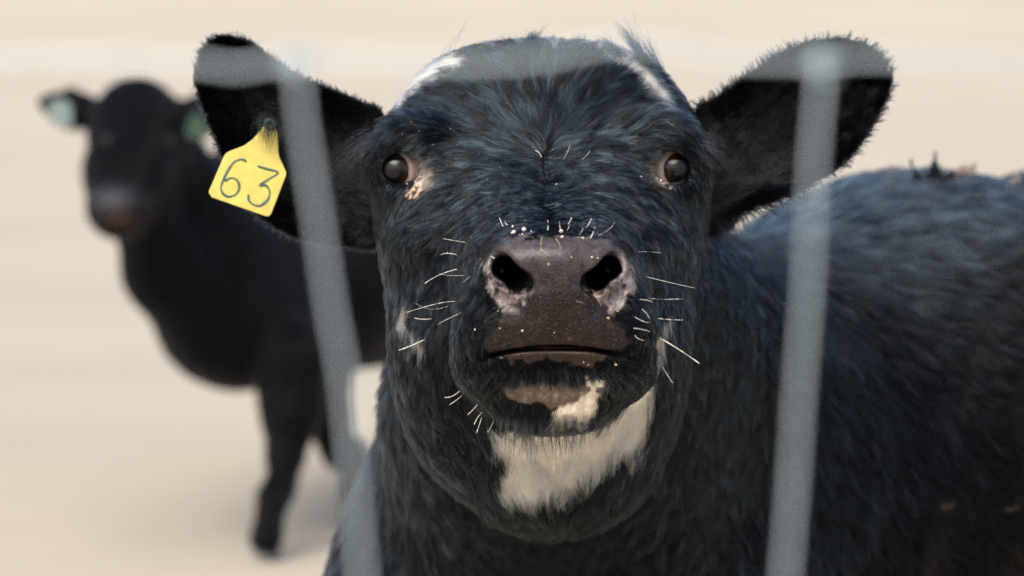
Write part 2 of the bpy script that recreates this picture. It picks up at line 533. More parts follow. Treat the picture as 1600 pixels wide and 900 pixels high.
    # nostrils
    for s in (-1, 1):
        c = (mx + s * .0275, 1.776, .0125)
        G.tube([(mx + s * .0405, 1.779, .0225), (mx + s * .0330, 1.777, .0130), (mx + s * .0225, 1.777, .0035)], [.0038, .0064, .0078], .004, 'sub')
        G.tube([(mx + s * .0235, 1.779, .0045), (mx + s * .0290, 1.800, .0080), (mx + s * .0340, 1.840, .0110)], [.0068, .0075, .0065], .004, 'sub')
        G.tube([(mx + s * .0330, 1.782, .0130), (mx + s * .0330, 1.810, .0120)], [.0070, .0075], .004, 'sub')
        G.tube([(mx + s * .0425, 1.785, .0060), (mx + s * .0370, 1.779, -.0070), (mx + s * .0250, 1.774, -.0105)], [.0026, .0028, .0020], .006, 'sub')
    # philtrum, a faint groove
    G.tube([(mx, 1.7675, .000), (mx, 1.775, -.034)], [.0010, .0016], .003, 'sub')
    # ears
    for side in (1, -1):
        P = EARP[side]
        lo, hi = P.min(0), P.max(0)
        def ear(X, Y, Z):
            pd = poly_sd(X[:, 0, :], Z[0, :, :] if Z.ndim == 3 and Z.shape[1] == 1 and False else Z[:, 0, :], P)[:, None, :]
            sh = ear_sheet(X, Z, side, pd)
            th = .0055
            d = np.abs(Y - sh) - th
            q = np.maximum(d + .003, 0) ** 2 + np.maximum(pd + .003, 0) ** 2
            return np.sqrt(q) - .003 + np.minimum(np.maximum(d + .003, pd + .003), 0)
        G.op(ear, (lo[0], EAR_Y - .04, lo[1]), (hi[0], EAR_Y + .05, hi[1]), .008)
        if side > 0: G.tube([(.10, 2.10, .085), (.145, 2.105, .075)], [.034, .027], .022, flat=(1, .8, 1.15))
        else: G.tube([(-.055, 2.10, .085), (-.105, 2.105, .070)], [.034, .027], .022, flat=(1, .8, 1.15))
    # eye openings
    for sx, e in ((-1, EYE_L), (1, EYE_R)):
        G.ell(e, (EYE_RAD - .0006,) * 3, .0015, 'sub')
        def almond(X, Y, Z):
            dx = (X - e[0]) + sx * .0025; dz = Z - e[2]
            a = math.radians(-sx * 18)
            u = dx * math.cos(a) + dz * math.sin(a); v = -dx * math.sin(a) + dz * math.cos(a)
            return (np.sqrt((u / .0136) ** 2 + (v / .0113) ** 2) - 1) * .012 + 0 * Y
        G.op(almond, (e[0] - .018, e[1] - .05, e[2] - .016), (e[0] + .018, e[1] - .004, e[2] + .016), .003, 'sub')
    V, F = G.mesh()
    # keep the largest connected surface (drops sealed cavities)
    V = relax(V, F, 1, .4)
    return V, F
V, F = build_near()
print('near verts', len(V))
Nn, _ = vnormals(V, F)
# orientation check: outward normals
if ((V - V.mean(0)) * Nn).sum(1).mean() < 0:
    F = F[:, ::-1].copy(); Nn = -Nn

def pixel(P):
    return 800 + P[:, 0] / (KP * P[:, 1]), 450 - P[:, 2] / (KP * P[:, 1])

# ---- coat pattern, painted on the surface (view frame coordinates, metres) ----
POLL_W = None
leather_px = [(762, 392), (772, 376), (800, 369), (868, 372), (935, 371), (962, 376), (975, 390), (988, 420), (986, 455), (966, 480),
              (958, 500), (970, 520), (980, 538), (966, 549), (935, 550), (872, 546), (812, 549), (774, 551), (756, 542), (762, 524), (776, 502), (782, 480), (764, 455), (756, 425)]
lowlip_px = [(800, 548), (840, 542), (900, 542), (945, 550), (950, 560), (925, 574), (880, 562), (850, 560), (815, 570), (800, 562)]
pad_px = [(788, 606), (812, 600), (850, 600), (905, 600), (930, 606), (932, 620), (905, 630), (870, 634), (830, 630), (796, 622)]
chinw_px = [(866, 642), (890, 630), (915, 618), (926, 594), (938, 598), (940, 622), (925, 645), (895, 656), (868, 658)]
throat_px = [(774, 670), (800, 682), (850, 668), (872, 655), (900, 655), (940, 672), (968, 650), (990, 612), (1010, 590), (1024, 600), (1018, 640), (1006, 690), (990, 736), (975, 712),
             (950, 735), (915, 760), (880, 782), (835, 792), (795, 788), (775, 765), (792, 735), (770, 715)]
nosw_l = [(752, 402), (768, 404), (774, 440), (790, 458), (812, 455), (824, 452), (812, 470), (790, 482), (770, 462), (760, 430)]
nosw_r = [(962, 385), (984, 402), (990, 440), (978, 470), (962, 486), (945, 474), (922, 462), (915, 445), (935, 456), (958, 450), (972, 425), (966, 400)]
cheek_l = [(622, 476), (634, 476), (640, 505), (655, 540), (662, 560), (650, 560), (632, 520)]
cheek_r = [(1030, 520), (1042, 500), (1046, 520), (1036, 560), (1030, 580), (1024, 560)]
eyel_px = [(646, 244), (658, 242), (670, 258), (676, 282), (666, 304), (644, 308), (640, 296), (652, 270)]
eyer_px = [(1030, 238), (1038, 232), (1034, 254), (1032, 272), (1042, 288), (1038, 298), (1022, 292), (1010, 270), (1016, 250)]

band_l = [(608, 170), (618, 140), (642, 112), (674, 94), (722, 84), (728, 98), (692, 112), (660, 134), (630, 164)]
band_r = [(1054, 184), (1048, 140), (1024, 108), (996, 86), (955, 60), (930, 70), (955, 92), (986, 110), (1018, 144)]
def paint(P, Nv=None, jit=0.0, hair=False):
    """-> rgb pigment, leather 0..1, bald 0..1"""
    n = len(P)
    jp = P.copy()
    if jit:
        jp = P + rng.normal(0, jit, P.shape)
    x, y = pixel(jp)
    nz = noise3(P, 120, 11) ; nz2 = noise3(P, 45, 12)
    x = x + nz * 5 + nz2 * 5; y = y + noise3(P, 110, 13) * 5 + noise3(P, 50, 14) * 5
    c = np.tile(np.array([.0030, .0034, .0046]), (n, 1))
    L = np.zeros(n); B = np.zeros(n)
    cream = np.array([.97, .88, .73])
    front = (P[:, 1] < 1.90)
    def sd(poly): return poly_sd(x, y, np.array(poly, float))
    def mixin(m, col):
        m = m[:, None]; c[:] = c * (1 - m) + np.array(col) * m
    fr = front & (np.abs(x - 870) < 220) & (y > 330) & (y < 700)
    if fr.any():
        lea = np.where(fr, smooth01(3, -3, sd(smooth_poly(leather_px, 4))), 0)
        L = np.maximum(L, lea)
        grey = smooth01(470, 380, y)
        mixin(lea, [.009, .0036, .0026])
        mixin(lea * grey * .8, [.085, .070, .076])  # wet reflection painted as lilac grey into the upper nose leather
        mixin(lea * smooth01(1.5, 2.1, noise3(P, 220, 21) + noise3(P, 90, 22) + .2), [.06, .026, .016])
        low = np.where(fr, smooth01(2, -3, sd(smooth_poly(lowlip_px, 4))), 0)
        mixin(low, [.035, .018, .012]); L = np.maximum(L, low)
        pad = np.where(fr, smooth01(3, -3, sd(smooth_poly(pad_px, 4))), 0)
        mixin(pad, [.13, .085, .062]); mixin(pad * smooth01(.0, .8, noise3(P, 180, 23)), [.22, .19, .16]); L = np.maximum(L, pad * .7)
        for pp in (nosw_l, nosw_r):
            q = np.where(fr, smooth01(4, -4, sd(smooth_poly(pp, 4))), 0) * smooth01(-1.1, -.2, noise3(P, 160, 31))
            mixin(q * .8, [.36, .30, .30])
        L0 = L.copy(); inside_all = np.zeros(n)
        for e in ((CX + .007 - .0275), (CX + .007 + .0275)):
            sg = np.sign(e - (CX + .007))
            ax_, az_ = CX + .007 + sg * .0405, .0225; bx2, bz2 = CX + .007 + sg * .0225, .0035
            tt = np.clip(((P[:, 0] - ax_) * (bx2 - ax_) + (P[:, 2] - az_) * (bz2 - az_)) / ((bx2 - ax_) ** 2 + (bz2 - az_) ** 2), 0, 1)
            dd = np.hypot(P[:, 0] - ax_ - tt * (bx2 - ax_), P[:, 2] - az_ - tt * (bz2 - az_))
            inside = smooth01(.0105, .0080, dd) * smooth01(1.779, 1.787, P[:, 1]) * (P[:, 1] < 1.86)
            inside_all = np.maximum(inside_all, inside)
            mixin(inside, [.006, .004, .004]); L = np.maximum(L, inside * .6); B = np.maximum(B, inside)
        soft = np.where(fr, smooth01(9, -13, sd(smooth_poly(leather_px, 4))), 0)
        B = np.maximum(np.where(L0 > .5, .55 + .45 * soft, soft * .8), np.where(inside_all > .3, 1, 0)); B = np.where(lea > .5, np.maximum(B, soft), B); B = np.maximum(B, np.maximum(low, pad * .9))
        # short sparse rim over the nose
        ch = np.where(fr, smooth01(4, -2, sd(smooth_poly(chinw_px, 4))), 0); mixin(ch, cream * .9)
        B = np.maximum(B, 0)
    mid = (P[:, 1] > 1.80) & (P[:, 1] < 2.35)
    th = np.where(mid & (P[:, 1] > 1.85) & (y > 560), (sd(smooth_poly(throat_px, 4)) < 0) * 1.0, 0); mixin(th, cream)
    for pp in (cheek_l, cheek_r):
        mixin(np.where(mid, (sd(smooth_poly(pp, 4)) < 0) * .45, 0), cream * .7)
    # white band over the poll
    topside = (P[:, 2] > .10) & (P[:, 1] > 2.0) & (P[:, 1] < 2.24)
    bm = np.zeros(n, bool)
    for pp in (band_l, band_r): bm |= sd(np.array(pp, float)) < 0
    bm |= (y < 62 + 8 * nz) & (x > 735) & (x < 960)
    mixin((topside & bm) * 1.0, cream)
    # dirty pale skin in the corner of the eyes
    ey = (P[:, 1] > 1.94) & (P[:, 1] < 2.02)
    for pp in (eyel_px, eyer_px):
        q = np.where(ey, smooth01(2, -2, sd(smooth_poly(pp, 4))), 0)
        mixin(q * smooth01(-.5, .3, noise3(P, 300, 41)), [.48, .38, .30]); B = np.maximum(B, q * .9); L = np.maximum(L, q * .5)
    # eyelid rims are bare
    for e in (EYE_L, EYE_R):
        dd = np.linalg.norm(P - e, axis=1)
        rim = smooth01(.0215, .0200, dd); B = np.maximum(B, rim); L = np.maximum(L, rim * .8)
        mixin(rim * .7 * (c[:, 0] < .04), [.022, .016, .016])
    # rusty weathered tips low on the flank
    fl = (P[:, 1] > 2.4) * smooth01(.6, 1.3, noise3(P, 8, 51) + noise3(P, 22, 52)) * smooth01(-.05, -.2, P[:, 2])
    mixin(fl * .4, [.028, .018, .013])
    return c, L, B

pig, lea, bald = paint(V)
base_w = c2w(np.array([[.25, 2.6, 0]]))[0]; base_w[2] = 0
calf = empty('calf', base_w, 'black calf close up facing the fence, white throat patch and yellow tag in its ear', 'calf', 'black calves in the pasture')
body = mesh_obj('body', c2w(V), F, M_SKIN, calf, base_w)
def put_attr(o, nm, dt, arr):
    a = o.data.attributes.new(nm, dt, 'POINT')
    if dt == 'FLOAT': a.data.foreach_set('value', arr.astype(np.float32))
    else:
        q = np.ones((len(arr), 4), np.float32); q[:, :3] = arr
        a.data.foreach_set('color', q.ravel())
put_attr(body, 'pigment', 'FLOAT_COLOR', pig); put_attr(body, 'leather', 'FLOAT', lea)
VF = F.tolist()
BVH = BVHTree.FromPolygons(V.tolist(), VF)

def hit(x, y):
    d = Vector(px(x, y, 1.0)); d.normalize()
    loc, nor, i, dist = BVH.ray_cast(Vector((0, 0, 0)), d)
    return (np.array(loc), np.array(nor)) if loc is not None else (None, None)

# ------------------------------------------------------------------ fur
W0 = np.array([850., 248.])
FLOW = [  # photo px, py, direction (right, down), reach
    (700, 130, -1.0, -.15, 55), (640, 150, -.75, .65, 45), (760, 110, -.5, -1.0, 60), (860, 110, .05, -1.0, 60), (950, 120, .5, -1.0, 50),
    (1020, 140, .95, .0, 50), (1075, 190, .7, .7, 40), (620, 200, -.5, .8, 30),
    (610, 330, -.15, 1.0, 40), (600, 480, .05, 1.0, 60), (1085, 330, .15, 1.0, 40), (1085, 480, .0, 1.0, 60),
    (650, 520, -.2, 1.0, 50), (1050, 600, .2, 1.0, 50), (720, 420, -.7, .75, 40), (1010, 420, .7, .75, 40),
    (710, 560, -.45, 1.0, 45), (1015, 560, .5, 1.0, 40), (860, 585, .0, 1.0, 50), (860, 650, -.1, 1.0, 50),
    (870, 355, .0, 1.0, 25), (800, 350, -.35, 1.0, 25), (940, 350, .35, 1.0, 25), (745, 400, -.9, .6, 22), (1000, 410, .9, .6, 22), (750, 480, -.9, .5, 25), (985, 480, .9, .5, 25),
    (870, 740, .0, 1.0, 90), (650, 700, .1, 1.0, 90), (1000, 780, .1, 1.0, 90), (560, 850, .1, 1.0, 90), (850, 900, .0, 1.0, 100),
    (1150, 450, .25, 1.0, 70), (1150, 650, .1, 1.0, 80), (1200, 850, .15, 1.0, 80),
    (1200, 350, .95, .45, 60), (1400, 300, 1.0, .35, 90), (1560, 320, 1.0, .3, 90), (1400, 450, .95, .40, 90), (1580, 500, 1.0, .45, 90),
    (1320, 620, .6, .85, 80), (1500, 650, .9, .60, 90), (1400, 800, .6, .85, 90), (1580, 820, .7, .75, 90), (1250, 520, .4, .95, 60)]
FL = np.array(FLOW)

EAR_ROOT = {1: np.array([.125, .055]), -1: np.array([-.085, .062])}
def ear_info(P):
    """side of the ear a point belongs to (0 = not an ear), outline distance and its outward gradient"""
    side = np.zeros(len(P), int); pd = np.full(len(P), 1.0); grad = np.zeros((len(P), 2))
    for s in (1, -1):
        pol = EARP[s]
        m = (P[:, 1] > 2.03) & (P[:, 1] < 2.15) & (s * (P[:, 0] - EAR_ROOT[s][0]) > .002)
        m &= poly_sd(P[:, 0], P[:, 2], pol) < .012
        if not m.any(): continue
        e = .002
        q = P[m]
        d0 = poly_sd(q[:, 0], q[:, 2], pol)
        gx = poly_sd(q[:, 0] + e, q[:, 2], pol) - d0; gz = poly_sd(q[:, 0], q[:, 2] + e, pol) - d0
        side[m] = s; pd[m] = d0; grad[m] = np.stack([gx, gz], 1) / e
    return side, pd, grad

def flow(P, Nv):
    x, y = pixel(P)
    d = np.stack([x - W0[0], y - W0[1]], 1)
    d[:, 1] = np.where(d[:, 1] > 0, d[:, 1] * (1 - .55 * np.exp(-(d[:, 1] / 90) ** 2)), d[:, 1])
    d[:, 0] += np.where((d[:, 1] > 0) & (d[:, 1] < 60), np.where(d[:, 0] > 0, 14, -14), 0)
    r = np.linalg.norm(d, axis=1)[:, None] + 1e-6
    d = d / r
    wsum = (.35 * np.exp(-(r[:, 0] / 330) ** 2) + 2.5 * np.exp(-(r[:, 0] / 95) ** 2)) + 1e-5
    out = d * wsum[:, None]
    out[:, 1] += 1e-5
    for fx, fy, dx, dy, sg in FL:
        n = math.hypot(dx, dy)
        wgt = np.exp(-((x - fx) ** 2 + (y - fy) ** 2) / (2 * sg * sg))
        out[:, 0] += wgt * dx / n; out[:, 1] += wgt * dy / n
    D = np.stack([out[:, 0], np.zeros(len(P)), -out[:, 1]], 1)
    D /= np.linalg.norm(D, axis=1)[:, None] + 1e-9
    side, pd, grad = ear_info(P)
    m = side != 0
    if m.any():
        rt = np.stack([np.where(side[m] > 0, .10, -.06), np.full(m.sum(), .055)], 1)
        o = np.stack([P[m, 0], P[m, 2]], 1) - rt; o /= np.linalg.norm(o, axis=1)[:, None]
        k = smooth01(-.022, -.002, pd[m])[:, None]
        low = (o[:, 1] < .2)[:, None]
        g = o * (1 - .75 * k) + grad[m] * k * np.where(low, .8, .45)
        g /= np.linalg.norm(g, axis=1)[:, None] + 1e-9
        D[m] = np.stack([g[:, 0], np.zeros(m.sum()), g[:, 1]], 1)
    D = D - (D * Nv).sum(1)[:, None] * Nv
    L = np.linalg.norm(D, axis=1)[:, None]
    return D / (L + 1e-6), side, pd

def scatter(n, weight):
    tri = np.concatenate([F[:, [0, 1, 2]], F[:, [0, 2, 3]]])
    a, b, c = V[tri[:, 0]], V[tri[:, 1]], V[tri[:, 2]]
    ar = np.linalg.norm(np.cross(b - a, c - a), axis=1) / 2
    wv = weight
    wt = ar * (wv[tri[:, 0]] + wv[tri[:, 1]] + wv[tri[:, 2]])
    cs = np.cumsum(wt); cs /= cs[-1]
    i = np.searchsorted(cs, rng.random(n))
    u, v = rng.random(n), rng.random(n); f = u + v > 1; u[f] = 1 - u[f]; v[f] = 1 - v[f]
    u = u[:, None]; v = v[:, None]; t = tri[i]
    P = V[t[:, 0]] * (1 - u - v) + V[t[:, 1]] * u + V[t[:, 2]] * v
    Q = Nn[t[:, 0]] * (1 - u - v) + Nn[t[:, 1]] * u + Nn[t[:, 2]] * v
    Q /= np.linalg.norm(Q, axis=1)[:, None] + 1e-9
    bd = bald[t[:, 0]] * (1 - u[:, 0] - v[:, 0]) + bald[t[:, 1]] * u[:, 0] + bald[t[:, 2]] * v[:, 0]
    return P, Q, bd

def length_map(P, side, pd):
    x, y = pixel(P)
    L = np.full(len(P), .014)
    Y = P[:, 1]
    def g(cx, cy, s, t=None): return np.exp(-(((x - cx) / s) ** 2 + ((y - cy) / (t or s)) ** 2))
    L = L + .017 * g(850, 150, 190, 95) - .002 * g(850, 320, 110, 60)
    L = np.where(Y < 1.90, .0060 + .005 * smooth01(1.80, 1.90, Y), L)
    L = L + np.where(Y < 1.93, .009 * g(860, 655, 110, 30) - .0015 * g(870, 360, 120, 25), 0)
    L = L + .010 * ((Y > 1.93) & (y > 560) & (x > 740) & (x < 1040))
    L = np.where((P[:, 2] > .125) & (Y > 2.03), .015, L)
    L = L + .013 * smooth01(2.15, 2.35, Y)
    L = np.where(side != 0, .009 + .002 * smooth01(-.02, 0, pd) + .010 * ((P[:, 2] < .075) & (pd > -.02) & (side > 0)) - .003 * (side < 0), L)
    for e in (EYE_L, EYE_R):
        d = np.linalg.norm(P - e, axis=1)
        L = np.where(d < .035, np.minimum(L, .0035 + (d - .020).clip(0) * .55), L)
    return L

def grow(n, weight, rad, seg, lift, clump, wild, parent_mat=M_FUR, name='fur', Lk=1.0, per=7, cr=.006):
    P, Q, bd = scatter(n, weight)
    keep = rng.random(len(P)) > bd * 1.15
    P, Q = P[keep], Q[keep]
    D, side, pd = flow(P, Q)
    L = length_map(P, side, pd) * Lk * rng.uniform(.65, 1.12, len(P))
    B = np.cross(Q, D)
    # locks and wander
    a = noise3(P, 16, 61) * .24 + noise3(P, 80, 62) * .12
    xt, yt = pixel(P); a = a * wild + rng.normal(0, .09, len(P)) + (noise3(P, 150, 66) * 1.7 + rng.normal(0, .35, len(P))) * np.exp(-(((xt - 860) / 80) ** 2 + ((yt - 302) / 48) ** 2)) * (P[:, 1] < 2.05)
    D = D * np.cos(a)[:, None] + B * np.sin(a)[:, None]
    lf = lift * (1 + .45 * noise3(P, 60, 63)) + rng.normal(0, .07, len(P))
    xx_, yy_ = pixel(P); tz = np.exp(-(((xx_ - 858) / 85) ** 2 + ((yy_ - 305) / 45) ** 2)) * (P[:, 1] < 2.05)
    lf = lf + .05 * tz
    lf = np.where((side != 0) & (pd > -.012), lf * .7, lf)
    lf = np.clip(lf, .06, 1.2)
    t = np.linspace(0, 1, seg)
    bend = .45
    off = (D[:, None, :] * (t * (1 - .12 * t))[None, :, None] * np.cos(lf)[:, None, None]
           + Q[:, None, :] * (t - bend * t * t)[None, :, None] * np.sin(lf)[:, None, None] * 1.25
           + B[:, None, :] * (t * t)[None, :, None] * (noise3(P, 70, 64) * .25)[:, None, None])
    C = P[:, None, :] + off * L[:, None, None]
    # gather the strands into locks
    ng = max(50, len(P) // per)
    gi = rng.choice(len(P), ng, replace=False)
    kd = KDTree(ng)
    for i, p in enumerate(P[gi]): kd.insert(p, i)
    kd.balance()
    find = kd.find
    near = np.fromiter((find(p)[1] for p in P.tolist()), dtype=np.int64, count=len(P))
    G = C[gi][near]
    dist = np.linalg.norm(P - P[gi][near], axis=1)
    kcl = (clump * rng.uniform(.6, 1.1, len(P)) * np.exp(-(dist / cr) ** 2))[:, None, None] * (t ** 1.3)[None, :, None]
    same = ((Q * Q[gi][near]).sum(1) > .6)[:, None, None]
    C = C * (1 - kcl * same) + G * kcl * same
    mid_ = P + .55 * (C[:, -1] - P) + Q * 0
    c, _, _ = paint(mid_, jit=.0010)
    c0, _, _ = paint(P)
    near_nose = (P[:, 1] < 1.86)[:, None]
    c = np.where(near_nose, c0, c)
    dark = c[:, 0] < .1
    lock = rng.random(ng)[near]
    sheen = (.90 * lock ** 5 + .08 * rng.random(len(P)) ** 4)[:, None] * np.array([.085, .145, .185])  # bluish highlight painted into the pigment of the dark strands
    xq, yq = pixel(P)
    sheen_gain = .26 + 1.45 * np.clip(np.exp(-(((xq - 855) / 230) ** 2 + ((yq - 220) / 130) ** 2)) * (P[:, 1] < 2.1) + smooth01(2.4, 2.55, P[:, 1]) * smooth01(-.10, .04, P[:, 2]), 0, 1)  # painted sheen is stronger on forehead and back, cheeks and neck stay dark
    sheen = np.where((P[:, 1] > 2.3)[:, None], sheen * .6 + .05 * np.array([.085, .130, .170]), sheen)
    sheen_gain = np.where(side != 0, .10, sheen_gain)
    sheen = sheen * sheen_gain[:, None]
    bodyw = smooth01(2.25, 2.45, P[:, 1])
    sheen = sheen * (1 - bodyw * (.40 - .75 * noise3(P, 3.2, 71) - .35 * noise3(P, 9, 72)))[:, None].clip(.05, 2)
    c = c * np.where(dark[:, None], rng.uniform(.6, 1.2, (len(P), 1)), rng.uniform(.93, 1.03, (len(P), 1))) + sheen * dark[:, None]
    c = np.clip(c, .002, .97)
    pale = c[:, 0] > .3
    taper = (1 - .75 * t ** 1.6)
    rr = np.where(pale, rad * 1.05, rad)[:, None] * taper[None, :] * rng.uniform(.7, 1.2, (len(P), 1))
    return C, rr, c

if True:
    xv, yv = pixel(V)
    facing = (-(Nn * V).sum(1) / np.linalg.norm(V, axis=1))
    inview = ((xv > -80) & (xv < 1680) & (yv > -80) & (yv < 960)).astype(float)
    vis = smooth01(-.35, .0, facing) * inview
    headw = smooth01(2.30, 2.18, V[:, 1])
    fine = vis * headw * (1 - bald)
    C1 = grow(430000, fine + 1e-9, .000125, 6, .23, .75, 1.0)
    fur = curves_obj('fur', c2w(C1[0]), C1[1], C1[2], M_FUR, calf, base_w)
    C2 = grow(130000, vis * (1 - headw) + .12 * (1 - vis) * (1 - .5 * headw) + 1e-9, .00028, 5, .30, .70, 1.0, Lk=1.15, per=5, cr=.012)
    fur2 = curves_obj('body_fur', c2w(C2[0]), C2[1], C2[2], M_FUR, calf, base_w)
# ------------------------------------------------------------------ eyes
def eye_material():
    m, t, b = new_mat('wet_eyeball')
    tc = N(t, 'ShaderNodeTexCoord'); nrm = N(t, 'ShaderNodeVectorMath', operation='NORMALIZE'); t.links.new(tc.outputs['Object'], nrm.inputs[0])
    sp = N(t, 'ShaderNodeSeparateXYZ'); t.links.new(nrm.outputs[0], sp.inputs[0])
    ac = N(t, 'ShaderNodeMath', operation='ARCCOSINE'); t.links.new(sp.outputs['Z'], ac.inputs[0])
    nz = noise_node(t, 220, 4); ma = N(t, 'ShaderNodeMath', operation='MULTIPLY_ADD'); ma.inputs[1].default_value = .10
    t.links.new(nz.outputs['Fac'], ma.inputs[0]); t.links.new(ac.outputs[0], ma.inputs[2])
    r = N(t, 'ShaderNodeValToRGB'); e = r.color_ramp.elements
    e[0].position = 0; e[0].color = (.004, .004, .006, 1)
    e[1].position = 1; e[1].color = (.50, .36, .32, 1)
    for p, c in ((.50, (.004, .004, .006)), (.58, (.010, .005, .004)), (.68, (.026, .009, .005)), (.75, (.020, .008, .006)), (.775, (.012, .007, .006)), (.805, (.34, .26, .24)), (.92, (.60, .50, .46))):
        k = e.new(p); k.color = (*c, 1)
    mr = N(t, 'ShaderNodeMapRange'); mr.inputs[2].default_value = 1.08
    t.links.new(ma.outputs[0], mr.inputs[0]); t.links.new(mr.outputs[0], r.inputs['Fac']); t.links.new(r.outputs[0], b.inputs['Base Color'])
    b.inputs['Roughness'].default_value = .25
    b.inputs['Specular IOR Level'].default_value = .05
    b.inputs['Coat Weight'].default_value = 1; b.inputs['Coat Roughness'].default_value = .03; b.inputs['Coat IOR'].default_value = 1.42
    return m
M_EYE = eye_material()

def make_eye(center_c, rad, yaw, pitch, parent, base, mat=M_EYE):
    V_, F_ = [], []
    nu, nv = 32, 24
    for i in range(nv + 1):
        th = math.pi * i / nv
        rr = rad * (1 + .045 * math.exp(-(th / .55) ** 4))
        for j in range(nu):
            ph = 2 * math.pi * j / nu
            V_.append((rr * math.sin(th) * math.cos(ph), rr * math.sin(th) * math.sin(ph), rr * math.cos(th)))
    for i in range(nv):
        for j in range(nu):
            a = i * nu + j; b = i * nu + (j + 1) % nu
            F_.append((a, b, b + nu, a + nu))
    o = mesh_obj('eye', V_, F_, mat, parent)
    g = np.array([math.sin(yaw) * math.cos(pitch), -math.cos(yaw) * math.cos(pitch), math.sin(pitch)])
    o.rotation_euler = Vector(g).to_track_quat('Z', 'Y').to_euler()
    o.location = Vector(c2w(center_c[None])[0] - np.array(base))
    return o
make_eye(EYE_L, EYE_RAD - .0003, R(-21), R(-2), calf, base_w)
make_eye(EYE_R, EYE_RAD - .0003, R(21), R(-2), calf, base_w)

# ------------------------------------------------------------------ whiskers, straw and crusts caught on the face
M_PALE = simple_mat('frosted_whisker', (.78, .72, .64), .6, 0, .15, 800)
M_STRAW = simple_mat('straw_dust', (.62, .45, .27), .8, 0, .3, 500)
WH = [((728, 379), (710, 376), (693, 373), 1.2, 1), ((716, 399), (700, 398), (689, 398), 2.2, 1), ((716, 420), (686, 430), (664, 443), 1.8, 1),
      ((728, 430), (706, 430), (686, 428), .9, 0), ((735, 431), (729, 436), (724, 441), 1, 0), ((716, 491), (700, 499), (684, 507), 1.1, 0),
      ((712, 471), (683, 476), (636, 488), 1.3, 1), ((674, 498), (660, 498), (648, 497), 2.0, 1), ((664, 530), (645, 538), (624, 547), 2.3, 1),
      ((718, 611), (706, 616), (695, 621), 2.0, 1), ((722, 618), (711, 626), (703, 632), 1.7, 1), ((748, 629), (739, 638), (731, 648), 2.2, 1),
      ((758, 641), (750, 650), (741, 663), 2.2, 1), ((753, 652), (749, 664), (745, 676), 2.0, 1), ((772, 655), (768, 665), (762, 675), 2.0, 1),
      ((1000, 468), (1010, 470), (1020, 472), 1.2, 0), ((1003, 483), (1009, 489), (1015, 498), 1.2, 0), ((992, 495), (1003, 500), (1014, 504), 1.2, 0),
      ((990, 513), (1002, 515), (1015, 518), 1.2, 0), ((992, 524), (999, 528), (1006, 532), 1.2, 0), ((1008, 432), (1045, 440), (1085, 450), 1.2, 0),
      ((1030, 528), (1058, 546), (1093, 568), 2.0, 1), ((1034, 570), (1042, 584), (1051, 598), 1.6, 1), ((995, 394), (1012, 395), (1032, 395), .9, 2),
      ((1012, 466), (1040, 467), (1068, 467), 1.0, 2), ((1025, 497), (1045, 498), (1067, 500), 1.2, 2), ((645, 470), (670, 480), (700, 478), .6, 2),
      ((780, 339), (783, 346), (786, 354), 2.0, 1), ((789, 344), (791, 347), (793, 351), 2, 1), ((856, 344), (857, 351), (856, 359), 2.1, 1),
      ((874, 346), (875, 352), (876, 360), 2.2, 1), ((893, 341), (891, 345), (888, 350), 2.6, 1), ((890, 352), (888, 356), (886, 360), 1.2, 1),
      ((924, 342), (920, 349), (916, 355), 2.0, 1), ((929, 356), (927, 363), (923, 371), 2.8, 1), ((961, 343), (954, 356), (935, 368), 1.1, 0),
      ((911, 357), (908, 362), (905, 367), 1.1, 0), ((847, 370), (845, 384), (845, 397), 1.0, 3), ((868, 373), (873, 382), (875, 392), 1.2, 3),
      ((846, 390), (852, 396), (860, 401), 1.2, 3), ((891, 224), (886, 236), (881, 248), 1.0, 0), ((922, 236), (916, 243), (909, 249), 1.0, 0),
      ((837, 235), (842, 240), (846, 245), 1.8, 1), ((699, 190), (703, 197), (702, 205), 1.4, 3), ((1042, 183), (1045, 191), (1052, 196), 1.0, 0), ((1058, 186), (1045, 191), (1040, 189), .8, 0),
      ((925, 452), (932, 465), (940, 478), 1.2, 3), ((750, 405), (760, 401), (772, 403), 2.5, 1), ((900, 470), (906, 471), (912, 472), .7, 3), ((810, 367), (822, 369), (834, 372), .9, 3), ((902, 371), (915, 372), (926, 372), .9, 3)]
SPECK = [(802, 363, 4.5, 0), (819, 358, 4.2, 0), (801, 354, 2.2, 0), (830, 361, 1.6, 0), (877, 361, 3.4, 0), (878, 370, 2.8, 0), (911, 372, 2.0, 0), (816, 366, 1.5, 0), (775, 344, 1.3, 0),
         (742, 515, 1.8, 0), (781, 513, 1.4, 1), (816, 517, 1.9, 0), (950, 497, 2.6, 1), (962, 570, 2.0, 1), (919, 570, 1.5, 1), (912, 566, 1.0, 1), (857, 413, 2, 1), (893, 402, 1.8, 1), (925, 402, 2.2, 1), (934, 403, 1.5, 1),
         (646, 297, 4.5, 1), (652, 291, 3, 1), (636, 287, 1.6, 1), (1002, 276, 1.5, 0), (869, 288, 1.8, 0), (779, 195, 1.3, 1), (650, 185, 1.4, 1), (655, 205, 1.2, 1), (700, 395, 2.0, 0), (720, 470, 2.2, 0),
         (866, 520, 1, 1), (777, 470, 1.6, 1), (778, 486, 1.3, 1), (957, 478, 1.8, 1), (965, 486, 1.4, 1), (640, 246, 1.4, 1), (1030, 258, 1.6, 0), (1027, 270, 1.8, 0), (1033, 282, 1.8, 0), (658, 288, 1.6, 0), (656, 276, 1.3, 0)]
def on_face(x, y, up=.004):
    p, nn = hit(x, y)
    if p is None: return px(x, y, 2.0)
    return p + nn * 0 - p / np.linalg.norm(p) * up
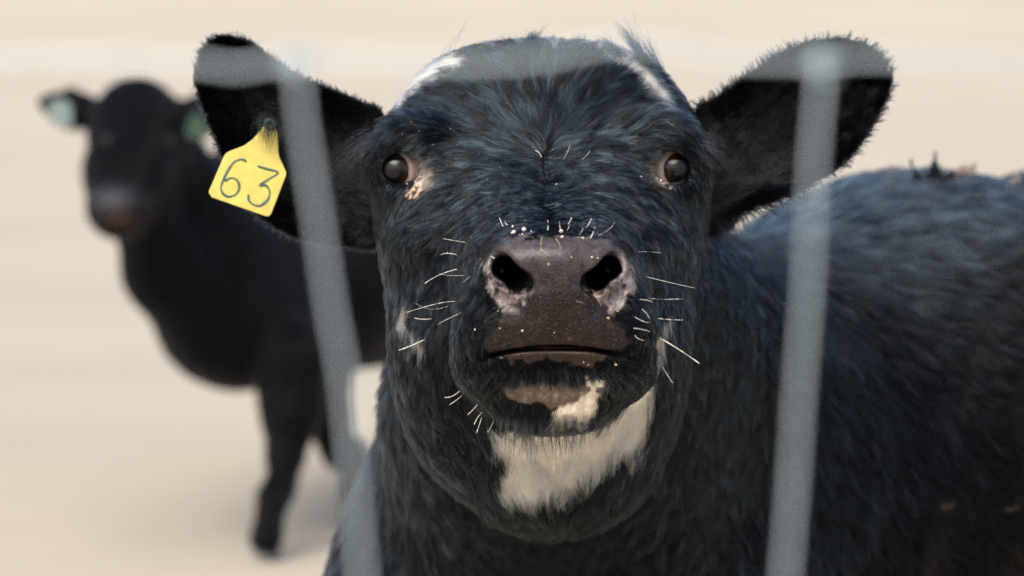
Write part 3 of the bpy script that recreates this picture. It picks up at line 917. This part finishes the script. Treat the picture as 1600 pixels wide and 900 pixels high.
if True:
    wm, sm = MB(), MB()
    for k, (a, b, c, wd, kind) in enumerate(WH):
        pts2 = [np.array(a, float), np.array(b, float), np.array(c, float)]
        ts = np.linspace(0, 1, 22)
        pts2[1] = pts2[1] + rng.normal(0, 1.1, 2)
        q2 = np.array([(1 - t) ** 2 * pts2[0] + 2 * t * (1 - t) * (2 * pts2[1] - .5 * pts2[0] - .5 * pts2[2]) + t * t * pts2[2] for t in ts])
        A = on_face(*a, up=.0015); Yv = A[1]
        lift = .0035 + .0065 * ts
        dep = []
        for t, q in zip(ts, q2):
            h_ = on_face(q[0], q[1], 0)[1]
            dep.append(h_)
        dep = np.minimum(np.minimum.accumulate(np.array(dep)) , np.array(dep)) - lift if kind != 3 else np.array(dep) - .0012
        if kind != 3: dep = np.linspace(dep[0], min(dep[-1], dep.min()), len(ts))
        P3 = np.array([px(q[0], q[1], d) for q, d in zip(q2, dep)])
        r0 = wd * .37 * KP * Yv
        if kind == 1: rr = r0 * (.35 + .9 * rng.random(len(ts)))
        elif kind == 2: rr = r0 * np.where(rng.random(len(ts)) > .6, 1.0, .22)
        else: rr = r0 * np.linspace(1, .5, len(ts))
        vv, ff = sweep(c2w(P3), rr, 5)
        mesh_obj('straw' if kind == 3 else 'whisker', vv, ff, M_STRAW if kind == 3 else M_PALE, calf, base_w)
    dm = MB()
    for k, (x, y, r_, kind) in enumerate(SPECK):
        p = on_face(x, y, .0045 if kind == 0 and y < 375 else .002)
        rr = r_ * KP * p[1] * .95
        bm_ = MB(); bm_.blob(c2w(p[None])[0], (rr, rr * .7, rr * rng.uniform(.7, 1.2)), k)
        mesh_obj('frost_crust' if kind == 0 else 'dirt_crumb', bm_.V, bm_.F, M_PALE if kind == 0 else M_STRAW, calf, base_w)
    for k in range(90):      # fine dust on the coat
        x, y = rng.uniform(600, 1080), rng.uniform(150, 560)
        if (x - 868) ** 2 / 130 ** 2 + (y - 460) ** 2 / 115 ** 2 < 1: continue
        p = on_face(x, y, .005); rr = rng.uniform(.35, .8) * KP * 1.9
        sm.blob(c2w(p[None])[0], (rr, rr, rr), k)
    dust = mesh_obj('dust', sm.V, sm.F, M_STRAW, calf, base_w); dust['kind'] = 'stuff'

    # lashes, brow hairs, chin bristles and the muddy tufts along the back
    st, rd, cc = [], [], []
    def strand(p0, d0, L, r_, col, sag=.15, nseg=6):
        t = np.linspace(0, 1, nseg)[:, None]
        d0 = np.array(d0, float); d0 /= np.linalg.norm(d0)
        st.append(p0 + d0 * t * L + np.array([0, 0, -1.]) * (t ** 2) * L * sag)
        rd.append(r_ * (1 - .8 * t[:, 0])); cc.append(col)
    for sx, e in ((-1, EYE_L), (1, EYE_R)):
        for k in range(170):
            a = rng.uniform(R(15), R(150)); a = a if sx > 0 else math.pi - a
            p0 = e + np.array([math.cos(a) * .0150, -.0135 + rng.uniform(-.001, .001), math.sin(a) * .0135])
            strand(p0, (math.cos(a) * .6 + sx * .75, -.55 + rng.uniform(-.2, .2), math.sin(a) * .45 - .25), rng.uniform(.010, .019), .00010, (.010, .010, .012), .35)
        for k in range(60):
            p0 = e + np.array([sx * rng.uniform(.010, .024), -.012 + rng.uniform(0, .01), rng.uniform(.012, .028)])
            strand(p0, (sx * 1.0, -.25, -.25 + rng.uniform(-.4, .3)), rng.uniform(.018, .034), .00009, (.05, .055, .06), .45)
    for k in range(220):
        x, y = rng.normal(421, 9), rng.normal(192, 9)
        p = px(x, y, 2.036 + rng.uniform(-.002, .004))
        strand(p, (rng.normal(-.1, .45), -.1, -1.0 if y > 188 else -.6), rng.uniform(.006, .013), .00012, (.008, .008, .010), .1)
    for k in range(260):
        x, y = rng.normal(862, 55), rng.uniform(572, 602)
        p, nn = hit(x, y)
        if p is None: continue
        strand(p, ((x - 862) / 110, -.75, -.6 + rng.uniform(-.3, .3)), rng.uniform(.008, .018), .00009, (.06, .065, .07), .3)
    for k in range(420):
        x = rng.normal(830, 62); y = 655 + rng.uniform(-8, 14)
        p, nn = hit(x, y)
        if p is None or p[1] > 1.90: continue
        cl = round((x + 3 * math.sin(x * .7)) / 13.) * 13 + 4 * math.sin(x)
        strand(p, ((cl - x) / 25, -.18, -1), rng.uniform(.012, .024), .00014, (.008, .008, .009), .1)
    for (ax_, ay_, dx_, dz_, n_l, spread, Lm) in ((655, 92, .75, .55, 260, 14, .032), (690, 78, .95, .30, 200, 12, .030), (735, 84, .95, .22, 220, 14, .024), (800, 92, .5, .6, 160, 12, .018), (845, 96, -.2, .9, 140, 9, .016), (885, 96, .4, .8, 140, 9, .015), (1040, 118, -.62, .75, 240, 12, .036), (1062, 138, -.55, .8, 200, 12, .034), (985, 96, -.5, .5, 140, 12, .018)):
        for k in range(int(n_l * 2.6)):
            x, y = ax_ + rng.normal(0, spread), ay_ + rng.normal(0, spread * .6)
            p, n_ = hit(x, y)
            if p is None or p[1] > 2.3: continue
            strand(p + np.array([0, rng.uniform(0, .012), 0]), (dx_ + (ax_ - x) / 90 + rng.normal(0, .07), rng.normal(0, .1), dz_ + (y - ay_) / 90), Lm * 1.35 * rng.uniform(.5, 1.1), .00024, (.010, .015, .020), .12)
    for (tx, ty, hh, lean, col, nn_, wd) in ((1459, 268, .024, .05, (.012, .015, .02), 700, 20), (1440, 266, .018, -.5, (.02, .02, .024), 250, 12), (1478, 268, .010, .4, (.02, .02, .02), 200, 20),
                                             (1520, 262, .012, .2, (.30, .16, .09), 300, 28), (1555, 262, .016, .5, (.02, .018, .02), 260, 16), (1580, 276, .014, .4, (.20, .13, .09), 200, 14), (1500, 262, .010, .2, (.24, .14, .09), 200, 18), (1400, 280, .008, -.3, (.14, .09, .06), 100, 14),
                                             (1466, 795, .008, .5, (.10, .045, .02), 50, 12), (1568, 798, .007, .5, (.08, .04, .02), 40, 12)):
        for k in range(nn_):
            x = tx + rng.normal(0, wd * .45)
            p, n_ = hit(x, ty + rng.normal(0, 3))
            if p is None: p, n_ = hit(x, ty + 22)
            if p is None: continue
            strand(p, ((tx - x) / (wd * 2.2) + lean, rng.normal(0, .1), 1.0 if ty < 500 else .1), hh * rng.uniform(.6, 1.1) + .006, .0004, col, 0)
    st = np.array(st); curves_obj('loose_hair', c2w(st), np.array(rd), np.array(cc), M_FUR, calf, base_w)

# ------------------------------------------------------------------ ear tags
def make_tag(name, outline_px, Y, depth_fn, mat, label, numerals=None, button=None, group=None):
    Pq = smooth_poly(outline_px, 3) if numerals is None else np.array(outline_px, float)
    cen = Pq.mean(0)
    base = c2w(px(cen[0], cen[1], Y)[None])[0]
    t = empty(name, base, label, 'ear tag', group)
    n = len(Pq); Vf = [c2w(px(x, y, Y + depth_fn(x, y))[None])[0] for x, y in Pq]
    Vb = [c2w(px(x, y, Y + depth_fn(x, y) + .0018)[None])[0] for x, y in Pq]
    me_v = Vf + Vb; fs = [list(range(n))[::-1], list(range(n, 2 * n))] + [[i, (i + 1) % n, n + (i + 1) % n, n + i] for i in range(n)]
    o = mesh_obj('tag_panel', me_v, fs, mat, t, base, smooth=False)
    bv = o.modifiers.new('round', 'BEVEL'); bv.width = .0005; bv.segments = 2; bv.limit_method = 'ANGLE'; bv.angle_limit = R(50)
    for strokes, m in (numerals or []):
        mb = MB()
        q = np.array(strokes, float); 
        if len(q) > 5:
            out = []
            for i in range(len(q) - 1):
                p0, p1, p2, p3 = q[max(i - 1, 0)], q[i], q[i + 1], q[min(i + 2, len(q) - 1)]
                if i in (1, 3) and strokes is three: p0 = p1
                if i in (1, 3) and strokes is three: p3 = p3
                for k in range(5):
                    u = k / 5
                    out.append(.5 * ((2 * p1) + (-p0 + p2) * u + (2 * p0 - 5 * p1 + 4 * p2 - p3) * u * u + (-p0 + 3 * p1 - 3 * p2 + p3) * u ** 3))
            out.append(q[-1]); q = np.array(out)
        P3 = np.array([px(x, y, Y + depth_fn(x, y) - .0003) for x, y in q])
        ww = .00078 * (1 + .25 * np.sin(np.arange(len(q)) * .35))
        ww[0] *= .7; ww[-1] *= .6
        v, f = sweep(P3, ww, 8)
        v = np.array(v); yy = np.repeat(P3[:, 1], 8); v[:, 1] = yy + (v[:, 1] - yy) * .5
        mb.add(c2w(v), f); nm = mesh_obj('numeral', mb.V, mb.F, m, t, base)
    if button:
        bx_, by_, br = button
        th = np.linspace(0, 2 * math.pi, 25)
        ring = np.array([px(bx_ + br * math.cos(a), by_ + br * math.sin(a), Y + depth_fn(bx_, by_) - .001) for a in th])
        v, f = sweep(c2w(ring), .0011, 8); mesh_obj('tag_stud', v, f, M_INK, t, base)
    return t
z_ = lambda q: [(300 + x / 5.294, 180 + y / 5.294) for x, y in q]
tag_px = z_([(148, 655), (165, 680), (600, 832), (632, 838), (655, 818), (778, 500), (780, 470), (750, 405), (722, 345), (713, 290), (712, 200), (700, 130), (668, 92), (630, 80), (590, 92), (570, 120), (535, 165), (490, 210), (440, 247), (400, 265), (340, 286), (300, 303), (280, 318), (262, 345), (142, 625), (140, 640)])
six = z_([(448, 385), (430, 370), (400, 366), (350, 385), (300, 450), (260, 530), (240, 590), (245, 630), (275, 665), (315, 672), (360, 655), (388, 610), (385, 560), (355, 525), (315, 520), (270, 545)])
three = z_([(540, 420), (620, 445), (712, 474), (640, 525), (560, 578), (610, 580), (640, 625), (635, 680), (600, 725), (550, 750), (500, 735), (468, 700), (466, 655)])
M_TAG = simple_mat('yellow_tag_plastic', (.62, .51, .11), .42, 0, .12, 120, .0002)
M_INK = simple_mat('green_marker_ink', (.035, .11, .11), .5, 0, .25, 400)
make_tag('ear_tag', tag_px, 2.040, lambda x, y: .00010 * (x - 390) - .00006 * (y - 270), M_TAG,
         'yellow plastic ear tag hand-marked 63 hanging from the near calf\'s ear', [(six, M_INK), (three, M_INK)], (421, 194, 7))

# ------------------------------------------------------------------ the calf standing behind
def build_far():
    xs = axis([(-1.05, -.30, .011), (-.30, .75, .02)]); ys = axis([(5.15, 7.6, .022)]); zs = axis([(-.60, .52, .013)])
    G = Field(xs, ys, zs)
    Q = lambda x, y, d=0: tuple(px(x, y, 5.5 + d))
    G.ell(Q(217, 205, 0), (.092, .11, .088), .03)
    G.ell(Q(212, 158, .02), (.060, .06, .045), .03)
    G.tube([Q(214, 210, -.03), Q(196, 270, -.12), Q(184, 328, -.19)], [.090, .074, .056], .03)
    G.ell(Q(182, 322, -.19), (.052, .05, .040), .02)
    G.tube([Q(225, 260, .04), Q(205, 330, -.08)], [.085, .045], .03)
    G.tube([Q(160, 182, .03), Q(110, 170, .03), Q(66, 158, .02)], [.034, .040, .018], .02, flat=(1, .45, 1))
    G.tube([Q(275, 182, .03), Q(315, 180, .03), Q(350, 178, .02)], [.034, .040, .018], .02, flat=(1, .45, 1))
    G.tube([Q(245, 250, .12), Q(320, 390, .25), Q(375, 480, .35)], [.095, .120, .150], .05)
    G.tube([Q(222, 335, .0), Q(262, 420, .12), Q(330, 500, .25)], [.060, .082, .105], .04)
    G.ell(Q(374, 495, .35), (.154, .17, .138), .06)
    G.tube([Q(370, 330, .45), Q(480, 430, .6), (-.18, 6.9, .07), (.03, 7.15, .08)], [.13, .205, .245, .19], .08)
    zf = lambda y: -(CAM_H / cP) + y * math.tan(PITCH)
    def lg(pts, rr): G.tube(pts, rr, .03)
    g1 = zf(5.72)
    lg([Q(452, 560, .25), Q(455, 640, .24), Q(446, 705, .23), Q(438, 760, .22), (px(427, 800, 5.72)[0], 5.70, g1 + .11), (px(418, 840, 5.72)[0], 5.69, g1 + .03)], [.085, .058, .035, .026, .025, .034])
    g2 = zf(6.05)
    lg([Q(495, 560, .45), Q(512, 650, .5), Q(528, 700, .52), (px(548, 800, 6.05)[0], 6.05, g2 + .16), (px(556, 840, 6.05)[0], 6.05, g2 + .03)], [.080, .045, .034, .026, .034])
    for dx in (-.11, .12):
        g3 = zf(7.1 - dx)
        lg([(.03 + dx, 7.1 - dx, -.02), (.02 + dx, 7.05 - dx, -.22), (.06 + dx, 7.12 - dx, g3 + .3), (.05 + dx, 7.1 - dx, g3 + .12), (.04 + dx, 7.1 - dx, g3 + .03)], [.13, .08, .036, .028, .034])
    G.tube([Q(143, 176, 0), Q(143, 176, 0.01)], [.005, .005], .002)
    return G.mesh()
V2, F2 = build_far()
N2, _ = vnormals(V2, F2)
if ((V2 - V2.mean(0)) * N2).sum(1).mean() < 0: F2 = F2[:, ::-1].copy(); N2 = -N2
x2, y2 = pixel(V2)
c2 = np.tile(np.array([.0045, .0048, .0062]), (len(V2), 1))
mz = np.exp(-(((x2 - 176) / 34) ** 2 + ((y2 - 312) / 18) ** 2)) * (V2[:, 1] < 5.42)
c2 += mz[:, None] * np.array([.060, .060, .068])
mz = np.exp(-(((x2 - 190) / 30) ** 2 + ((y2 - 346) / 12) ** 2)) * (V2[:, 1] < 5.5)
c2 += mz[:, None] * np.array([.05, .03, .02])
base2 = c2w(np.array([[-.3, 6.0, 0]]))[0]; base2[2] = 0
calf2 = empty('calf', base2, 'black calf standing out of focus behind, small against the pale ground at left', 'calf', 'black calves in the pasture')
body2 = mesh_obj('body', c2w(V2), F2, M_SKIN, calf2, base2)
put_attr(body2, 'pigment', 'FLOAT_COLOR', c2); put_attr(body2, 'leather', 'FLOAT', np.zeros(len(V2)))
if True:
    tri = np.concatenate([F2[:, [0, 1, 2]], F2[:, [0, 2, 3]]])
    a, b, c = V2[tri[:, 0]], V2[tri[:, 1]], V2[tri[:, 2]]
    ar = np.linalg.norm(np.cross(b - a, c - a), axis=1); cs = np.cumsum(ar); cs /= cs[-1]
    nh = 90000
    i = np.searchsorted(cs, rng.random(nh)); u = rng.random((nh, 1)); v = rng.random((nh, 1)) * (1 - u)
    P = a[i] * (1 - u - v) + b[i] * u + c[i] * v; Q = N2[tri[i, 0]]
    D = np.tile(np.array([.25, .1, -1.0]), (nh, 1)) + rng.normal(0, .15, (nh, 3)); D -= (D * Q).sum(1)[:, None] * Q; D /= np.linalg.norm(D, axis=1)[:, None] + 1e-6
    t = np.linspace(0, 1, 4)[None, :, None]
    L = rng.uniform(.014, .026, (nh, 1, 1)) * (.5 + .5 * smooth01(5.5, 5.8, P[:, 1]))[:, None, None]
    C = P[:, None] + L * (D[:, None] * t + Q[:, None] * (t - .5 * t * t) * .35)
    curves_obj('fur', c2w(C), np.tile(.0006 * (1 - .7 * t[0, :, 0]), (nh, 1)), c2[tri[i, 0]] * .95, M_FUR, calf2, base2)
M_DARKEYE = simple_mat('dark_eyeball', (.006, .005, .005), .8, 0, .1, 60)
for ex_, ez_ in ((168, 222), (262, 222)):
    d = Vector(px(ex_, ez_, 1.0)); d.normalize()
    loc = BVHTree.FromPolygons(V2.tolist(), F2.tolist()).ray_cast(Vector((0, 0, 0)), d)[0]
    if loc is not None: make_eye(np.array(loc) + np.array([0, .0125, 0]), .015, R(-30 if ex_ < 200 else 30), 0, calf2, base2, M_DARKEYE)
M_TW = simple_mat('pale_tag_plastic', (.17, .23, .22), .6, 0, .05, 60)
M_TG = simple_mat('green_tag_plastic', (.015, .05, .03), .6, 0, .08, 60)
make_tag('ear_tag', [(80, 158), (108, 160), (112, 192), (102, 200), (84, 194), (74, 176)], 5.42, lambda x, y: 0, M_TW, 'pale blue-green ear tag on the outer ear of the distant calf', None, (100, 150, 3))
make_tag('ear_tag', [(300, 178), (312, 180), (328, 200), (326, 214), (298, 216), (290, 204)], 5.42, lambda x, y: 0, M_TG, 'small dark green ear tag on the distant calf, beside the near calf\'s ear', None, (306, 178, 3))

# ------------------------------------------------------------------ wire fence in front
M_WIRE = simple_mat('galvanised_wire', (.52, .63, .69), .5, .3, .12, 300, .0001)
FY = .70
fbase = c2w(np.array([[.05, FY, 0]]))[0]; fbase[2] = 0
fence = empty('wire_fence', fbase, 'grey galvanised wire mesh fence, blurred, close in front of the calf', 'fence')
WR = .00080
def wire(name, pts, Yoff=0.0, r_=WR):
    q = np.array(pts, float); out = []
    for i in range(len(q) - 1):
        p0, p1, p2, p3 = q[max(i - 1, 0)], q[i], q[i + 1], q[min(i + 2, len(q) - 1)]
        for k in range(6):
            u = k / 6
            out.append(.5 * ((2 * p1) + (-p0 + p2) * u + (2 * p0 - 5 * p1 + 4 * p2 - p3) * u * u + (-p0 + 3 * p1 - 3 * p2 + p3) * u ** 3))
    out.append(q[-1])
    P3 = np.array([px(x, y, FY + Yoff) for x, y in out])
    v, f = sweep(c2w(P3), r_, 10)
    return mesh_obj(name, v, f, M_WIRE, fence, fbase)
wire('horizontal_wire', [(-1560, 100), (-1100, 96), (-745, 100), (-330, 104), (80, 92), (300, 99), (370, 107), (440, 96), (560, 93), (650, 98), (760, 96), (860, 88), (955, 68), (1040, 74), (1150, 92), (1290, 94), (1380, 90), (1700, 100), (2100, 92), (2900, 98)])
for yy in (1180, 2300, 3400):
    wire('horizontal_wire', [(-1560, yy), (-745, yy + 14), (80, yy - 8), (455, yy + 6), (860, yy - 4), (1285, yy + 8), (2100, yy - 6), (2900, yy + 4)])
GB = 4950
vert = [[(462, 92), (466, 130), (474, 200), (495, 330), (516, 470), (537, 590), (552, 740), (566, 900), (590, 1180), (585, 2300), (600, 3400), (600, GB)],
        [(1285, 90), (1281, 150), (1272, 250), (1262, 450), (1250, 600), (1240, 750), (1228, 900), (1210, 1180), (1230, 2300), (1225, 3400), (1225, GB)],
        ]
vert += [[(x, 92), (x - 30, 900), (x - 20, 2300), (x - 10, GB)] for x in (-330, -745, -1150, 2090, 2500)]
for v in vert: wire('vertical_wire', v, -.004)
def knot(x, y):
    th = np.linspace(0, 4 * math.pi, 40)
    c = px(x, y, FY - .002)
    P3 = np.array([c + np.array([.0026 * math.cos(a), .0026 * math.sin(a) * .9, .0035 * (i / 39 - .5) * 2]) for i, a in enumerate(th)])
    v_, f_ = sweep(c2w(P3), .0008, 6)
    mesh_obj('knot', v_, f_, M_WIRE, fence, fbase)
for x in (462, 1284, -330, -745, 2090): knot(x, 96)
